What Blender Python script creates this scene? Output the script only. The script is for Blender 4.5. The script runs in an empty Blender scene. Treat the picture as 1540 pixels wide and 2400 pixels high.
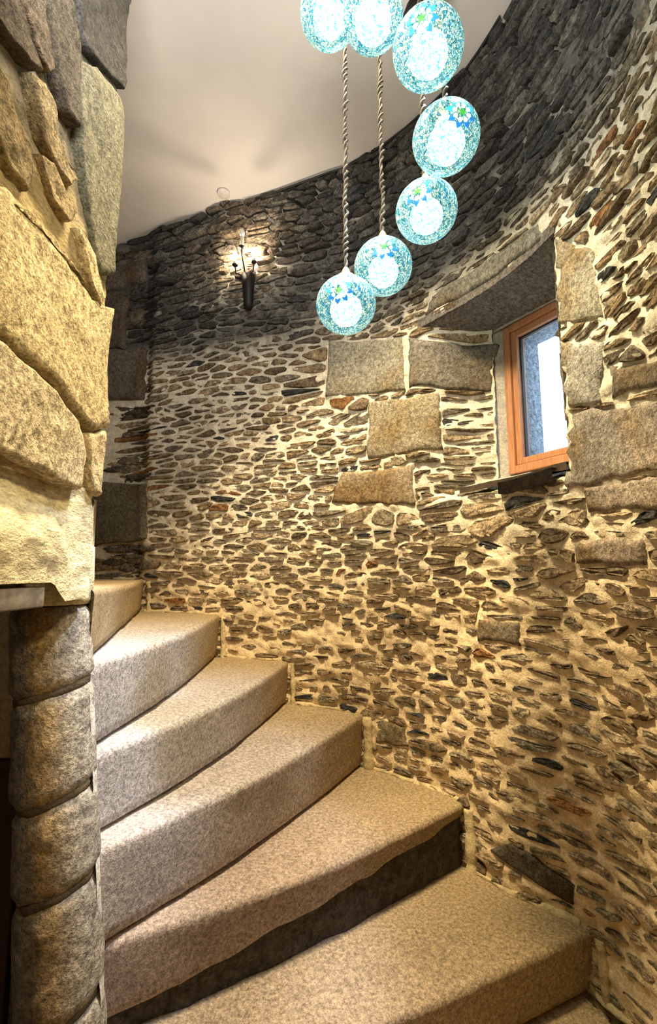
import bpy, math, random
import numpy as np
from mathutils import Vector

C = bpy.context.scene.collection
rad = math.radians

# ------------------------------------------------------------------ camera
F_PX, PITCH = 1110.0, 0.128
cam_d = bpy.data.cameras.new('camera')
cam = bpy.data.objects.new('camera', cam_d); C.objects.link(cam)
cam.location = (0, 0, 0)
cam.rotation_euler = (math.pi / 2 + PITCH, 0, 0)
cam_d.sensor_fit = 'VERTICAL'; cam_d.sensor_height = 24.0
cam_d.lens = F_PX / 2400.0 * 24.0
cam_d.clip_start = 0.02
bpy.context.scene.camera = cam

# ------------------------------------------------------------------ world, lights, exposure
W = bpy.data.worlds.new('sky'); bpy.context.scene.world = W; W.use_nodes = True
wn = W.node_tree.nodes; wl = W.node_tree.links
bg = wn['Background']; bg.inputs[0].default_value = (0.72, 0.86, 1.0, 1); bg.inputs[1].default_value = 3.2

vs = bpy.context.scene.view_settings
vs.view_transform = 'Standard'; vs.look = 'None'; vs.gamma = 1.0; vs.use_curve_mapping = False
vs.exposure = 0.2

def lamp(name, kind, loc, power, col, target=None, **kw):
    d = bpy.data.lights.new(name, kind); d.energy = power; d.color = col
    for k, v in kw.items(): setattr(d, k, v)
    o = bpy.data.objects.new(name, d); C.objects.link(o); o.location = loc
    if target is not None:
        o.rotation_euler = (Vector(target) - Vector(loc)).to_track_quat('-Z', 'Y').to_euler()
    return o

# unseen spotlights: warm main and side ones inferred from the light, others added
lamp('warm_spotlight', 'SPOT', (-0.08, 1.02, 1.80), 330, (1.0, 0.78, 0.48), (0.05, 1.40, -0.5),
     spot_size=rad(86), spot_blend=0.7, shadow_soft_size=0.14)
lamp('warm_fill_right', 'SPOT', (-0.42, 0.95, 1.76), 260, (1.0, 0.77, 0.46), (0.66, 1.12, -0.62),
     spot_size=rad(44), spot_blend=0.8, shadow_soft_size=0.08)  # added, unseen fill that brightens the lower right wall
lamp('warm_side_spotlight', 'SPOT', (0.50, 0.10, 1.0), 52, (1.0, 0.79, 0.43), (-0.48, 0.82, 0.18),
     spot_size=rad(50), spot_blend=0.9, shadow_soft_size=0.08)
lamp('cool_fill', 'SPOT', (0.42, 0.95, 1.60), 250, (0.78, 0.86, 1.0), (-0.40, 1.15, -0.55),
     spot_size=rad(34), spot_blend=0.9, shadow_soft_size=0.05)  # added; stands in for pendant and window light on newel and risers
lamp('landing_fill', 'POINT', (0.2, -0.9, 1.5), 1.5, (1.0, 0.88, 0.70), shadow_soft_size=0.25)  # added weak fill behind the viewer, no such fixture
lamp('ceiling_fill', 'AREA', (-.15, 0.34, 1.02), 20, (1.0, .93, .89), (-.42, 1.05, 1.88), size=.35)  # added, unseen area light to brighten the ceiling
lamp('back_room_fill', 'POINT', (-1.3, 0.6, 0.4), 0.8, (1.0, 0.7, 0.5), shadow_soft_size=0.1)  # added dim light so the dark room is not black

# ------------------------------------------------------------------ noise
def _h(ix, iy, iz, seed):
    n = (ix * 374761393 + iy * 668265263 + iz * 2147483647 % 1013904223 + seed * 1442695041).astype(np.int64) if False else \
        (ix.astype(np.int64) * 374761393 + iy.astype(np.int64) * 668265263 + iz.astype(np.int64) * 1274126177 + seed * 974711)
    n = (n ^ (n >> 13)) & 0xffffffff
    n = (n * 1274126177) & 0xffffffff
    n = n ^ (n >> 16)
    return (n & 0xffff) / 65535.0

def vnoise(p, seed=0):
    p = np.atleast_2d(np.asarray(p, float)); i = np.floor(p).astype(np.int64); f = p - i; f = f * f * (3 - 2 * f)
    r = 0
    for dx in (0, 1):
        for dy in (0, 1):
            for dz in (0, 1):
                w = (f[:, 0] if dx else 1 - f[:, 0]) * (f[:, 1] if dy else 1 - f[:, 1]) * (f[:, 2] if dz else 1 - f[:, 2])
                r = r + w * _h(i[:, 0] + dx, i[:, 1] + dy, i[:, 2] + dz, seed)
    return r * 2 - 1

def fbm(p, sc, oct=3, seed=0):
    p = np.atleast_2d(np.asarray(p, float)) * sc; a = 1; r = 0; t = 0
    for k in range(oct):
        r = r + a * vnoise(p * (2.03 ** k), seed + k * 17); t += a; a *= .5
    return r / t

def sstep(a, b, x):
    t = np.clip((np.asarray(x, float) - a) / (b - a), 0, 1); return t * t * (3 - 2 * t)

# ------------------------------------------------------------------ materials
def nodes(name):
    m = bpy.data.materials.new(name); m.use_nodes = True
    nt = m.node_tree; return m, nt, nt.nodes['Principled BSDF']

def mix_rgb(nt, mode, fac, a, b):
    n = nt.nodes.new('ShaderNodeMix'); n.data_type = 'RGBA'; n.blend_type = mode
    for i, v in ((0, fac), (6, a), (7, b)):
        if hasattr(v, 'is_output'): nt.links.new(v, n.inputs[i])
        else: n.inputs[i].default_value = v if i == 0 else (*v, 1)
    return n.outputs[2]

def ramp(nt, src, stops):
    n = nt.nodes.new('ShaderNodeValToRGB'); e = n.color_ramp.elements
    e[0].position, e[1].position = stops[0][0], stops[-1][0]
    e[0].color, e[1].color = (*stops[0][1], 1), (*stops[-1][1], 1)
    for p, c in stops[1:-1]:
        k = e.new(p); k.color = (*c, 1)
    nt.links.new(src, n.inputs[0]); return n.outputs[0]

def noise_tex(nt, scale, detail=4, rough=.6, stretch=None):
    tc = nt.nodes.new('ShaderNodeTexCoord'); n = nt.nodes.new('ShaderNodeTexNoise')
    n.inputs['Scale'].default_value = scale; n.inputs['Detail'].default_value = detail
    n.inputs['Roughness'].default_value = rough
    src = nt.nodes.new('ShaderNodeNewGeometry').outputs['Position']
    if stretch:
        mp = nt.nodes.new('ShaderNodeMapping'); mp.inputs['Scale'].default_value = stretch
        nt.links.new(src, mp.inputs[0]); src = mp.outputs[0]
    nt.links.new(src, n.inputs['Vector']); return n.outputs['Fac']

def rock_mat(name, base=None, lo=.45, hi=1.5, scale=45, fine=170, bump=.6, dist=.006, rough=.9, stretch=None, spec=.2):
    """a stone: its own tint (colour attribute or fixed) times mottling; two scales of relief"""
    m, nt, b = nodes(name)
    if base is None:
        a = nt.nodes.new('ShaderNodeAttribute'); a.attribute_name = 'tint'; col = a.outputs['Color']
    else:
        rgb = nt.nodes.new('ShaderNodeRGB'); rgb.outputs[0].default_value = (*base, 1); col = rgb.outputs[0]
    n1 = noise_tex(nt, scale, 5, .7, stretch); n2 = noise_tex(nt, fine, 3, .7, stretch)
    r1 = ramp(nt, n1, [(.34, (lo,) * 3), (.66, (hi,) * 3)]); r2 = ramp(nt, n2, [(.35, (lo,) * 3), (.5, (1, 1, 1)), (.68, (hi,) * 3)])
    col = mix_rgb(nt, 'MULTIPLY', 1.0, col, r1); col = mix_rgb(nt, 'MULTIPLY', .8, col, r2)
    nt.links.new(col, b.inputs['Base Color'])
    b.inputs['Roughness'].default_value = rough; b.inputs['Specular IOR Level'].default_value = spec
    mx = nt.nodes.new('ShaderNodeMath'); mx.operation = 'MULTIPLY_ADD'; mx.inputs[1].default_value = 1.0
    nt.links.new(n1, mx.inputs[0]); ml = nt.nodes.new('ShaderNodeMath'); ml.operation = 'MULTIPLY'; ml.inputs[1].default_value = .45
    nt.links.new(n2, ml.inputs[0]); nt.links.new(ml.outputs[0], mx.inputs[2])
    bp = nt.nodes.new('ShaderNodeBump'); bp.inputs['Strength'].default_value = bump; bp.inputs['Distance'].default_value = dist
    nt.links.new(mx.outputs[0], bp.inputs['Height']); nt.links.new(bp.outputs[0], b.inputs['Normal'])
    return m

def plain(name, col, rough=.6, metal=0, emit=0, ecol=None, spec=.5):
    m, nt, b = nodes(name)
    n = noise_tex(nt, 60, 3); r = ramp(nt, n, [(.3, tuple(c * .82 for c in col)), (.7, tuple(min(1, c * 1.12) for c in col))])
    nt.links.new(r, b.inputs['Base Color'])
    b.inputs['Roughness'].default_value = rough; b.inputs['Metallic'].default_value = metal
    b.inputs['Specular IOR Level'].default_value = spec
    if emit:
        b.inputs['Emission Color'].default_value = (*(ecol or col), 1); b.inputs['Emission Strength'].default_value = emit
    return m

M = {}
M['rubble'] = rock_mat('rubble_stone', None, .35, 1.6, 38, 130, .9, .008)
M['mortar'] = rock_mat('lime_mortar', None, .72, 1.18, 30, 160, .8, .006, rough=.95, spec=.1)
M['ashlar'] = rock_mat('granite_ashlar', None, .45, 1.5, 70, 210, 1.0, .006)
M['granite'] = rock_mat('granite_step', (.40, .33, .27), .62, 1.3, 42, 230, .45, .004, spec=.35, rough=.8)
M['slate'] = rock_mat('slate', (.075, .065, .055), .5, 1.5, 35, 120, .8, .006)
M['drum'] = rock_mat('granite_drum', None, .45, 1.45, 55, 170, .9, .006, rough=.85, spec=.3)
M['limewash'] = rock_mat('limewashed_stone', None, .6, 1.2, 20, 110, .9, .006, rough=.95, spec=.1, stretch=(1, 1, 2.2))

def ceiling_mat():
    m, nt, b = nodes('ceiling_plaster')
    n = noise_tex(nt, 2.2, 3); c = ramp(nt, n, [(.35, (.60, .57, .53)), (.65, (.70, .67, .62))])
    nt.links.new(c, b.inputs['Base Color']); b.inputs['Roughness'].default_value = .9
    bp = nt.nodes.new('ShaderNodeBump'); bp.inputs['Strength'].default_value = .15; bp.inputs['Distance'].default_value = .004
    nt.links.new(noise_tex(nt, 25, 3), bp.inputs['Height']); nt.links.new(bp.outputs[0], b.inputs['Normal'])
    return m
M['ceiling'] = ceiling_mat()

def wood_mat():
    m, nt, b = nodes('window_wood')
    n = noise_tex(nt, 30, 5, .6, (6, 6, .5)); c = ramp(nt, n, [(.3, (.38, .17, .075)), (.7, (.60, .30, .15))])
    nt.links.new(c, b.inputs['Base Color']); b.inputs['Roughness'].default_value = .45
    return m
M['wood'] = wood_mat()
M['gasket'] = plain('black_gasket', (.01, .01, .012), .5)
M['iron'] = plain('wrought_iron', (.018, .015, .014), .55, .5)
M['brass'] = plain('aged_brass', (.55, .40, .18), .35, .8)
M['cord'] = plain('brown_fabric_cord', (.085, .07, .052), .85)
M['cable'] = plain('black_cable', (.015, .013, .012), .6)
M['candle'] = plain('ivory_candle_sleeve', (.75, .62, .42), .5)
M['bulb_warm'] = plain('lit_candle_bulb', (1, .85, .65), .4, 0, 330, (1.0, .80, .60))
M['bulb_cool'] = plain('lit_globe_bulb', (1, 1, 1), .4, 0, 12, (1.0, .97, .93))
M['dark_wood'] = plain('dark_red_wood', (.06, .022, .014), .6)
M['cream'] = plain('cream_paint', (.6, .5, .28), .6)
M['filament_glass'] = plain('clear_unlit_bulb', (.8, .8, .75), .1)

def glass_mat():
    m = bpy.data.materials.new('window_glass'); m.use_nodes = True; nt = m.node_tree; nt.nodes.clear()
    o = nt.nodes.new('ShaderNodeOutputMaterial'); t = nt.nodes.new('ShaderNodeBsdfTransparent'); t.inputs[0].default_value = (.86, .93, 1, 1)
    g = nt.nodes.new('ShaderNodeBsdfGlossy'); g.inputs['Roughness'].default_value = .03
    x = nt.nodes.new('ShaderNodeMixShader'); x.inputs[0].default_value = .07
    nt.links.new(t.outputs[0], x.inputs[1]); nt.links.new(g.outputs[0], x.inputs[2]); nt.links.new(x.outputs[0], o.inputs[0])
    return m
M['glass'] = glass_mat()

def mosaic_mat():
    m = bpy.data.materials.new('teal_mosaic_glass'); m.use_nodes = True; nt = m.node_tree; nt.nodes.clear()
    L = nt.links
    tc = nt.nodes.new('ShaderNodeTexCoord')
    mp = nt.nodes.new('ShaderNodeMapping'); mp.inputs['Scale'].default_value = (1, 1, .55); L.new(tc.outputs['Object'], mp.inputs[0])
    wv = nt.nodes.new('ShaderNodeTexNoise'); wv.inputs['Scale'].default_value = 30; L.new(mp.outputs[0], wv.inputs['Vector'])
    ad = nt.nodes.new('ShaderNodeVectorMath'); ad.operation = 'MULTIPLY_ADD'; ad.inputs[1].default_value = (.012,) * 3
    L.new(wv.outputs['Color'], ad.inputs[0]); L.new(mp.outputs[0], ad.inputs[2])
    v = nt.nodes.new('ShaderNodeTexVoronoi'); v.inputs['Scale'].default_value = 235; L.new(ad.outputs[0], v.inputs['Vector'])
    ve = nt.nodes.new('ShaderNodeTexVoronoi'); ve.feature = 'DISTANCE_TO_EDGE'; ve.inputs['Scale'].default_value = 235; L.new(ad.outputs[0], ve.inputs['Vector'])
    sp = nt.nodes.new('ShaderNodeSeparateColor'); L.new(v.outputs['Color'], sp.inputs[0])
    col = ramp(nt, sp.outputs[0], [(0, (.06, .28, .48)), (.16, (.16, .46, .60)), (.32, (.38, .66, .76)), (.5, (.58, .80, .84)), (.7, (.80, .92, .80)), (1, (.96, .98, .90))])
    e = ramp(nt, ve.outputs['Distance'], [(.04, (.08, .25, .22)), (.16, (1, 1, 1))])
    col = mix_rgb(nt, 'MULTIPLY', 1, col, e)
    tr = nt.nodes.new('ShaderNodeBsdfTransparent'); em = nt.nodes.new('ShaderNodeEmission'); em.inputs[1].default_value = .52
    gl = nt.nodes.new('ShaderNodeBsdfPrincipled'); gl.inputs['Roughness'].default_value = .15
    L.new(col, tr.inputs[0]); L.new(col, em.inputs[0]); L.new(col, gl.inputs['Base Color'])
    x1 = nt.nodes.new('ShaderNodeAddShader'); L.new(gl.outputs[0], x1.inputs[0]); L.new(em.outputs[0], x1.inputs[1])
    x = nt.nodes.new('ShaderNodeMixShader'); x.inputs[0].default_value = .5
    L.new(x1.outputs[0], x.inputs[1]); L.new(tr.outputs[0], x.inputs[2])
    o = nt.nodes.new('ShaderNodeOutputMaterial'); L.new(x.outputs[0], o.inputs[0])
    return m
M['mosaic'] = mosaic_mat()
def lit_glass(name, col, s):
    return plain(name, col, .3, 0, s, col)
M['petal'] = lit_glass('blue_petal_glass', (.02, .22, .62), .75)
M['petal2'] = lit_glass('turquoise_petal_glass', (.03, .45, .62), .8)
M['star'] = lit_glass('green_star_glass', (.06, .42, .05), .8)
M['white_glass'] = lit_glass('white_petal_glass', (.8, .95, .8), .9)

# ------------------------------------------------------------------ mesh helpers
def wloc(o):
    L = np.zeros(3)
    while o is not None: L = L + np.array(o.location); o = o.parent
    return L

def new_obj(name, V, Fc, mat, parent=None, tint=None, smooth=True, loc=None):
    """V in world space; loc = object origin (top-level) or the parent's origin for children"""
    V = np.asarray(V, float)
    L = np.zeros(3)
    if parent is not None: L = wloc(parent)
    elif loc is not None: L = np.array(loc, float)
    me = bpy.data.meshes.new(name)
    me.from_pydata((V - L).tolist(), [], Fc if isinstance(Fc, list) else Fc.tolist())
    if tint is not None:
        t = np.asarray(tint, float)
        if t.ndim == 1: t = np.tile(t, (len(V), 1))
        a = me.color_attributes.new('tint', 'FLOAT_COLOR', 'POINT')
        a.data.foreach_set('color', np.hstack([t, np.ones((len(V), 1))]).ravel())
    if smooth: me.polygons.foreach_set('use_smooth', [True] * len(me.polygons))
    me.materials.append(mat); me.update()
    o = bpy.data.objects.new(name, me); C.objects.link(o)
    if parent is not None: o.parent = parent
    elif loc is not None: o.location = loc
    return o

def empty(name, loc=(0, 0, 0)):
    o = bpy.data.objects.new(name, None); C.objects.link(o); o.location = loc; o.empty_display_size = .05
    return o

def tag(o, label=None, cat=None, group=None, kind=None):
    if label: o['label'] = label
    if cat: o['category'] = cat
    if group: o['group'] = group
    if kind: o['kind'] = kind
    return o

def grid(nu, nv, fn, closed_u=False):
    """fn(u array, v array) -> Nx3; faces of a nu x nv vertex grid"""
    U, Vv = np.meshgrid(np.linspace(0, 1, nu), np.linspace(0, 1, nv), indexing='ij')
    P = fn(U.ravel(), Vv.ravel())
    i, j = np.meshgrid(np.arange(nu - 1), np.arange(nv - 1), indexing='ij')
    a = (i * nv + j).ravel()
    return P, np.stack([a, a + nv, a + nv + 1, a + 1], 1)

def box(c, d, rot=0, bev=0):
    """box centre c, size d, rotation about z; optional chamfer of all edges"""
    x, y, z = (k / 2 for k in d); V = []; Fc = []
    import bmesh
    bm = bmesh.new(); bmesh.ops.create_cube(bm, size=1)
    for v in bm.verts: v.co = Vector((v.co.x * d[0], v.co.y * d[1], v.co.z * d[2]))
    if bev: bmesh.ops.bevel(bm, geom=bm.edges[:], offset=bev, segments=2, affect='EDGES', profile=.5)
    ca, sa = math.cos(rot), math.sin(rot)
    bm.verts.index_update()
    V = [(c[0] + v.co.x * ca - v.co.y * sa, c[1] + v.co.x * sa + v.co.y * ca, c[2] + v.co.z) for v in bm.verts]
    Fc = [[v.index for v in f.verts] for f in bm.faces]; bm.free()
    return np.array(V), Fc

def tube(path, r, n=8, cap=True):
    path = np.asarray(path, float); m = len(path); r = np.broadcast_to(r, (m,)); V = []; Fc = []
    T = np.gradient(path, axis=0); T /= np.linalg.norm(T, axis=1)[:, None] + 1e-12
    ref = np.array([1., 0, 0]) if abs(T[0][0]) < .9 else np.array([0, 1., 0])
    for k in range(m):
        a = np.cross(T[k], ref); a /= np.linalg.norm(a); b = np.cross(T[k], a); ref = -np.cross(T[k], a) if False else ref
        for q in range(n):
            t = 2 * math.pi * q / n; V.append(path[k] + r[k] * (math.cos(t) * a + math.sin(t) * b))
    for k in range(m - 1):
        for q in range(n):
            Fc.append([k * n + q, k * n + (q + 1) % n, (k + 1) * n + (q + 1) % n, (k + 1) * n + q])
    if cap: Fc.append(list(range(n))[::-1]); Fc.append([(m - 1) * n + q for q in range(n)])
    return np.array(V), Fc

def lathe(prof, c, n=24, cap=True):
    """prof: (radius, z) pairs around a vertical axis through c"""
    V = []; Fc = []; m = len(prof)
    for (r, z) in prof:
        for q in range(n):
            t = 2 * math.pi * q / n; V.append((c[0] + r * math.cos(t), c[1] + r * math.sin(t), c[2] + z))
    for k in range(m - 1):
        for q in range(n): Fc.append([k * n + q, k * n + (q + 1) % n, (k + 1) * n + (q + 1) % n, (k + 1) * n + q])
    if cap: Fc.append(list(range(n))[::-1]); Fc.append([(m - 1) * n + q for q in range(n)])
    return np.array(V), Fc

def join(parts):
    V = []; Fc = []; o = 0
    for v, f in parts:
        V.append(np.asarray(v)); Fc += [[int(i) + o for i in x] for x in (f if isinstance(f, list) else f.tolist())]; o += len(v)
    return np.vstack(V), Fc

# ------------------------------------------------------------------ layout of the stairwell
AX, AY = -0.55, 0.99            # axis of the spiral
Z_CEIL = 1.88
PH = [-200, -150, -120, -90, -60, -40, -25, -14, 20, 27, 47, 60, 75, 81, 90, 96, 102, 108, 115, 122, 130, 160]
RR = [1.9, 2.0, 2.3, 2.5, 2.3, 1.75, 1.35, 1.227, 1.222, 1.212, 1.195, 1.188, 1.18, 1.195, 1.235, 1.31, 1.40, 1.50, 1.646, 1.85, 2.1, 1.9]
JAMB = 105.5                    # where the rubble breaks off and the dressed jamb begins
def Rw(ph, z):
    """radius of the round wall's face at angle ph (deg) and height z"""
    r = np.interp(ph, PH, RR)
    e = .17 * sstep(41, 31.5, ph) * (1 - sstep(31.5, 10, ph) * 0) * (np.asarray(ph) > 12) * sstep(.26, .31, z) * sstep(.985, .955, z)
    s = .05 * sstep(JAMB - .3, JAMB + .4, ph)
    bat = .11 * sstep(29, 14, ph) * sstep(.25, -.8, z)      # the foot of the wall swells outward near the viewer
    return r + e + s + bat

def wall_pt(ph, z, h=0.0):
    """a point h in front of the wall face (towards the axis)"""
    ph = np.asarray(ph, float); z = np.asarray(z, float)
    a = np.radians(ph)
    def P(p, zz):
        r = Rw(p, zz); q = np.radians(p); return np.stack([AX + r * np.cos(q), AY + r * np.sin(q), zz + 0 * p], -1)
    p0 = P(ph, z)
    du = P(ph + .8, z) - P(ph - .8, z); dv = P(ph, z + .008) - P(ph, z - .008)
    n = np.cross(du, dv); n /= np.linalg.norm(n, axis=-1, keepdims=True) + 1e-12
    rd = np.stack([np.cos(a), np.sin(a), 0 * a], -1)
    s = np.sign((n * rd).sum(-1, keepdims=True)); n = -n * s
    n = n - 0.0 * rd
    return p0 + n * np.asarray(h)[..., None] if np.ndim(h) else p0 + n * h

sp, cp = math.sin(PITCH), math.cos(PITCH)
def ray(u, v):
    X = (u - 770) / F_PX; U = (1200 - v) / F_PX
    return np.array([X, cp - U * sp, sp + U * cp])
def on_wall(u, v):
    """where the survey line (u, v) of the photograph meets the round wall: (angle, height)"""
    d = ray(u, v)
    def f(t):
        P = d * t; ph = math.degrees(math.atan2(P[1] - AY, P[0] - AX)); return float(Rw(ph, P[2])) - math.hypot(P[0] - AX, P[1] - AY), ph, P
    t = .45
    while f(t)[0] > 0 and t < 6: t += .02
    lo, hi = t - .02, t
    for _ in range(30):
        m = (lo + hi) / 2
        if f(m)[0] > 0: lo = m
        else: hi = m
    _, ph, P = f(lo)
    return ph, P[2]
def project(P):
    P = np.atleast_2d(P); d = P[:, 1] * cp + P[:, 2] * sp; u = -P[:, 1] * sp + P[:, 2] * cp
    return 770 + F_PX * P[:, 0] / d, 1200 - F_PX * u / d, d

RS = 1.2  # arc metres per radian used for the unrolled wall
def s_of(ph): return np.radians(ph) * RS
def ph_of(s): return np.degrees(np.asarray(s) / RS)

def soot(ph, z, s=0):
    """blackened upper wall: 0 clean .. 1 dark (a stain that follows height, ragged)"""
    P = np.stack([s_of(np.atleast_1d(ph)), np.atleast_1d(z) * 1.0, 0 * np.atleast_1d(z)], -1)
    near = np.exp(-((P[:, 0] - 1.74) ** 2 + (P[:, 1] - 1.62) ** 2) / .055)       # wall lamp's glow painted in as lighter stone
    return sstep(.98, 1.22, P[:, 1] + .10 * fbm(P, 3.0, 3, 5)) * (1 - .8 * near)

# ------------------------------------------------------------------ steps: outer nose, inner nose (plan), tread height
def plan(ph, r=None):
    r = float(np.interp(ph, PH, RR)) if r is None else r
    return np.array([AX + r * math.cos(rad(ph)), AY + r * math.sin(rad(ph))])
STEP = {}
for k, (uo, vo, zi, bul) in {1: (1378, 2175, None, .030), 2: (1085, 1880, None, .038), 3: (848, 1672, None, .036), 4: (672, 1549, None, .052),
                             5: (510, 1440, None, .034), 6: (335, 1358, None, .0)}.items():
    ph, z = on_wall(uo, vo); STEP[k] = dict(ph=ph, z=z, bul=bul)
STEP[0] = dict(ph=-2.5, z=-1.10, bul=.04); STEP[-1] = dict(ph=-22, z=-1.27, bul=.03); STEP[-2] = dict(ph=-41, z=-1.42, bul=.03)
STEP[7] = dict(ph=121, z=.165, bul=0)

# ------------------------------------------------------------------ round rubble wall
random.seed(7); rng = np.random.RandomState(11)
wall = empty('wall_back'); tag(wall, 'curved rubble stone wall pointed with cream lime mortar', kind='structure')
HOLE = (13.1, 31.6, .305, .962)       # window opening: angles, heights

def mortar_tint(ph, z):
    P = np.stack([s_of(ph), z, 0 * z], -1)
    d = soot(ph, z); n = fbm(P, 5, 3, 3)
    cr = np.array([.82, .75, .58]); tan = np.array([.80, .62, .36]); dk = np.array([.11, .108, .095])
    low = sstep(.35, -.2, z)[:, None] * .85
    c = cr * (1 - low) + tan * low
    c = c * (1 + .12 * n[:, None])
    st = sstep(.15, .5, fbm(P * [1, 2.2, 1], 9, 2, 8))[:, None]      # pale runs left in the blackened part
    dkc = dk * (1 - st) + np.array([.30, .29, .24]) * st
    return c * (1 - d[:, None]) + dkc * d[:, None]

def build_mortar(ph0, ph1, z0, z1, dph, dz):
    nu = int((ph1 - ph0) / dph) + 1; nv = int((z1 - z0) / dz) + 1
    def fn(u, v):
        ph = ph0 + u * (ph1 - ph0); z = z0 + v * (z1 - z0)
        P = np.stack([s_of(ph), z, 0 * z], -1)
        h = .007 * fbm(P * [1, 1.6, 1], 14, 2, 1) + .008 * fbm(P * [1, 1.8, 1], 38, 2, 2) - .001
        h = h - .012 * sstep(1.45, 1.8, z) * (fbm(P * [.6, 2, 1], 10, 2, 9) > .1)
        return wall_pt(ph, z, h)
    P, Fc = grid(nu, nv, fn)
    U, Vv = np.meshgrid(np.linspace(0, 1, nu), np.linspace(0, 1, nv), indexing='ij')
    ph = (ph0 + U.ravel() * (ph1 - ph0)); z = z0 + Vv.ravel() * (z1 - z0)
    cph = ph[Fc].mean(1); cz = z[Fc].mean(1)
    keep = ~((cph > HOLE[0]) & (cph < HOLE[1]) & (cz > HOLE[2]) & (cz < HOLE[3]))
    return P, Fc[keep], mortar_tint(ph, z)
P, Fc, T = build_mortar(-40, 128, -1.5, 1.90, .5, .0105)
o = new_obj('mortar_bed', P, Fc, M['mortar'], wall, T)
P, Fc, T = build_mortar(-200, -40, -1.5, 1.90, 4, .1)
new_obj('plaster_behind', P, Fc, M['mortar'], wall, T)
P, Fc, T = build_mortar(128, 160, -1.5, 1.90, 4, .1)
new_obj('plaster_beyond', P, Fc, M['mortar'], wall, T)

def ring_stone(poly, mapf, d, n=None, seed=0, emb=-.014, rough=.0025):
    """a stone from its outline: buried rim, face edge, inset face ring, centre. mapf(s, t, h) -> xyz"""
    poly = np.asarray(poly, float); c = poly.mean(0); n = len(poly); r = rng
    h1 = d * .8 + r.uniform(-rough, rough, n); h2 = d + r.uniform(-rough, rough, n) * 1.6
    tilt = r.uniform(-.09, .09, 2)
    def ring(k, h):
        q = c + (poly - c) * k
        return mapf(q[:, 0], q[:, 1], h + (q - c) @ tilt)
    V = np.vstack([ring(1.0, np.full(n, emb)), ring(.965, h1), ring(.78, h2), mapf(c[:1, ] [:, 0], c[:1][:, 1] if c.ndim > 1 else np.array([c[1]]), np.array([d * 1.05]))]) if c.ndim > 1 else \
        np.vstack([ring(1.0, np.full(n, emb)), ring(.965, h1), ring(.78, h2), mapf(np.array([c[0]]), np.array([c[1]]), np.array([d * 1.05]))])
    Fc = []
    for a in range(2):
        for q in range(n):
            Fc.append([a * n + q, a * n + (q + 1) % n, (a + 1) * n + (q + 1) % n, (a + 1) * n + q])
    for q in range(n): Fc.append([2 * n + q, 2 * n + (q + 1) % n, 3 * n])
    return V, Fc

def block(quad, mapf, d, nu=9, nv=7, seed=0, amp=.004, emb=-.02, rnd=.012):
    """a dressed block: a finely cut face with rounded arrises over four corners (s, t)"""
    q = np.asarray(quad, float)
    us = np.concatenate([[0, 0], np.linspace(0, 1, nu), [1, 1]]); vv = np.concatenate([[0, 0], np.linspace(0, 1, nv), [1, 1]])
    W_ = np.linalg.norm(q[1] - q[0]); H_ = np.linalg.norm(q[3] - q[0])
    pu = np.clip(rnd / max(W_, .02), .02, .3); pv = np.clip(rnd / max(H_, .02), .02, .3)
    U = np.concatenate([[0], [0], np.linspace(pu, 1 - pu, nu), [1], [1]]); Vv = np.concatenate([[0], [0], np.linspace(pv, 1 - pv, nv), [1], [1]])
    eu = np.concatenate([[1], [.45], np.zeros(nu), [.45], [1]]); ev = np.concatenate([[1], [.45], np.zeros(nv), [.45], [1]])
    Ug, Vg = np.meshgrid(U, Vv, indexing='ij'); Eu, Ev = np.meshgrid(eu, ev, indexing='ij')
    S = ((1 - Ug) * (1 - Vg))[..., None] * q[0] + (Ug * (1 - Vg))[..., None] * q[1] + (Ug * Vg)[..., None] * q[2] + ((1 - Ug) * Vg)[..., None] * q[3]
    S = S.reshape(-1, 2); E_ = np.maximum(Eu, Ev).ravel()
    P3 = np.c_[S, np.full(len(S), seed * 3.7)]
    S = S + .011 * np.c_[fbm(P3, 22, 2, 31), fbm(P3, 22, 2, 47)] * 1.2
    h = d + amp * fbm(P3, 28, 3, 13)
    h = np.where(E_ >= 1, emb, np.where(E_ > .3, h - rnd * .45, h))
    V = mapf(S[:, 0], S[:, 1], h)
    a_, b_ = len(U), len(Vv)
    i, j = np.meshgrid(np.arange(a_ - 1), np.arange(b_ - 1), indexing='ij'); a = (i * b_ + j).ravel()
    return V, np.stack([a, a + b_, a + b_ + 1, a + 1], 1)

def wall_map(s, t, h): return wall_pt(ph_of(s), t, h)

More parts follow.
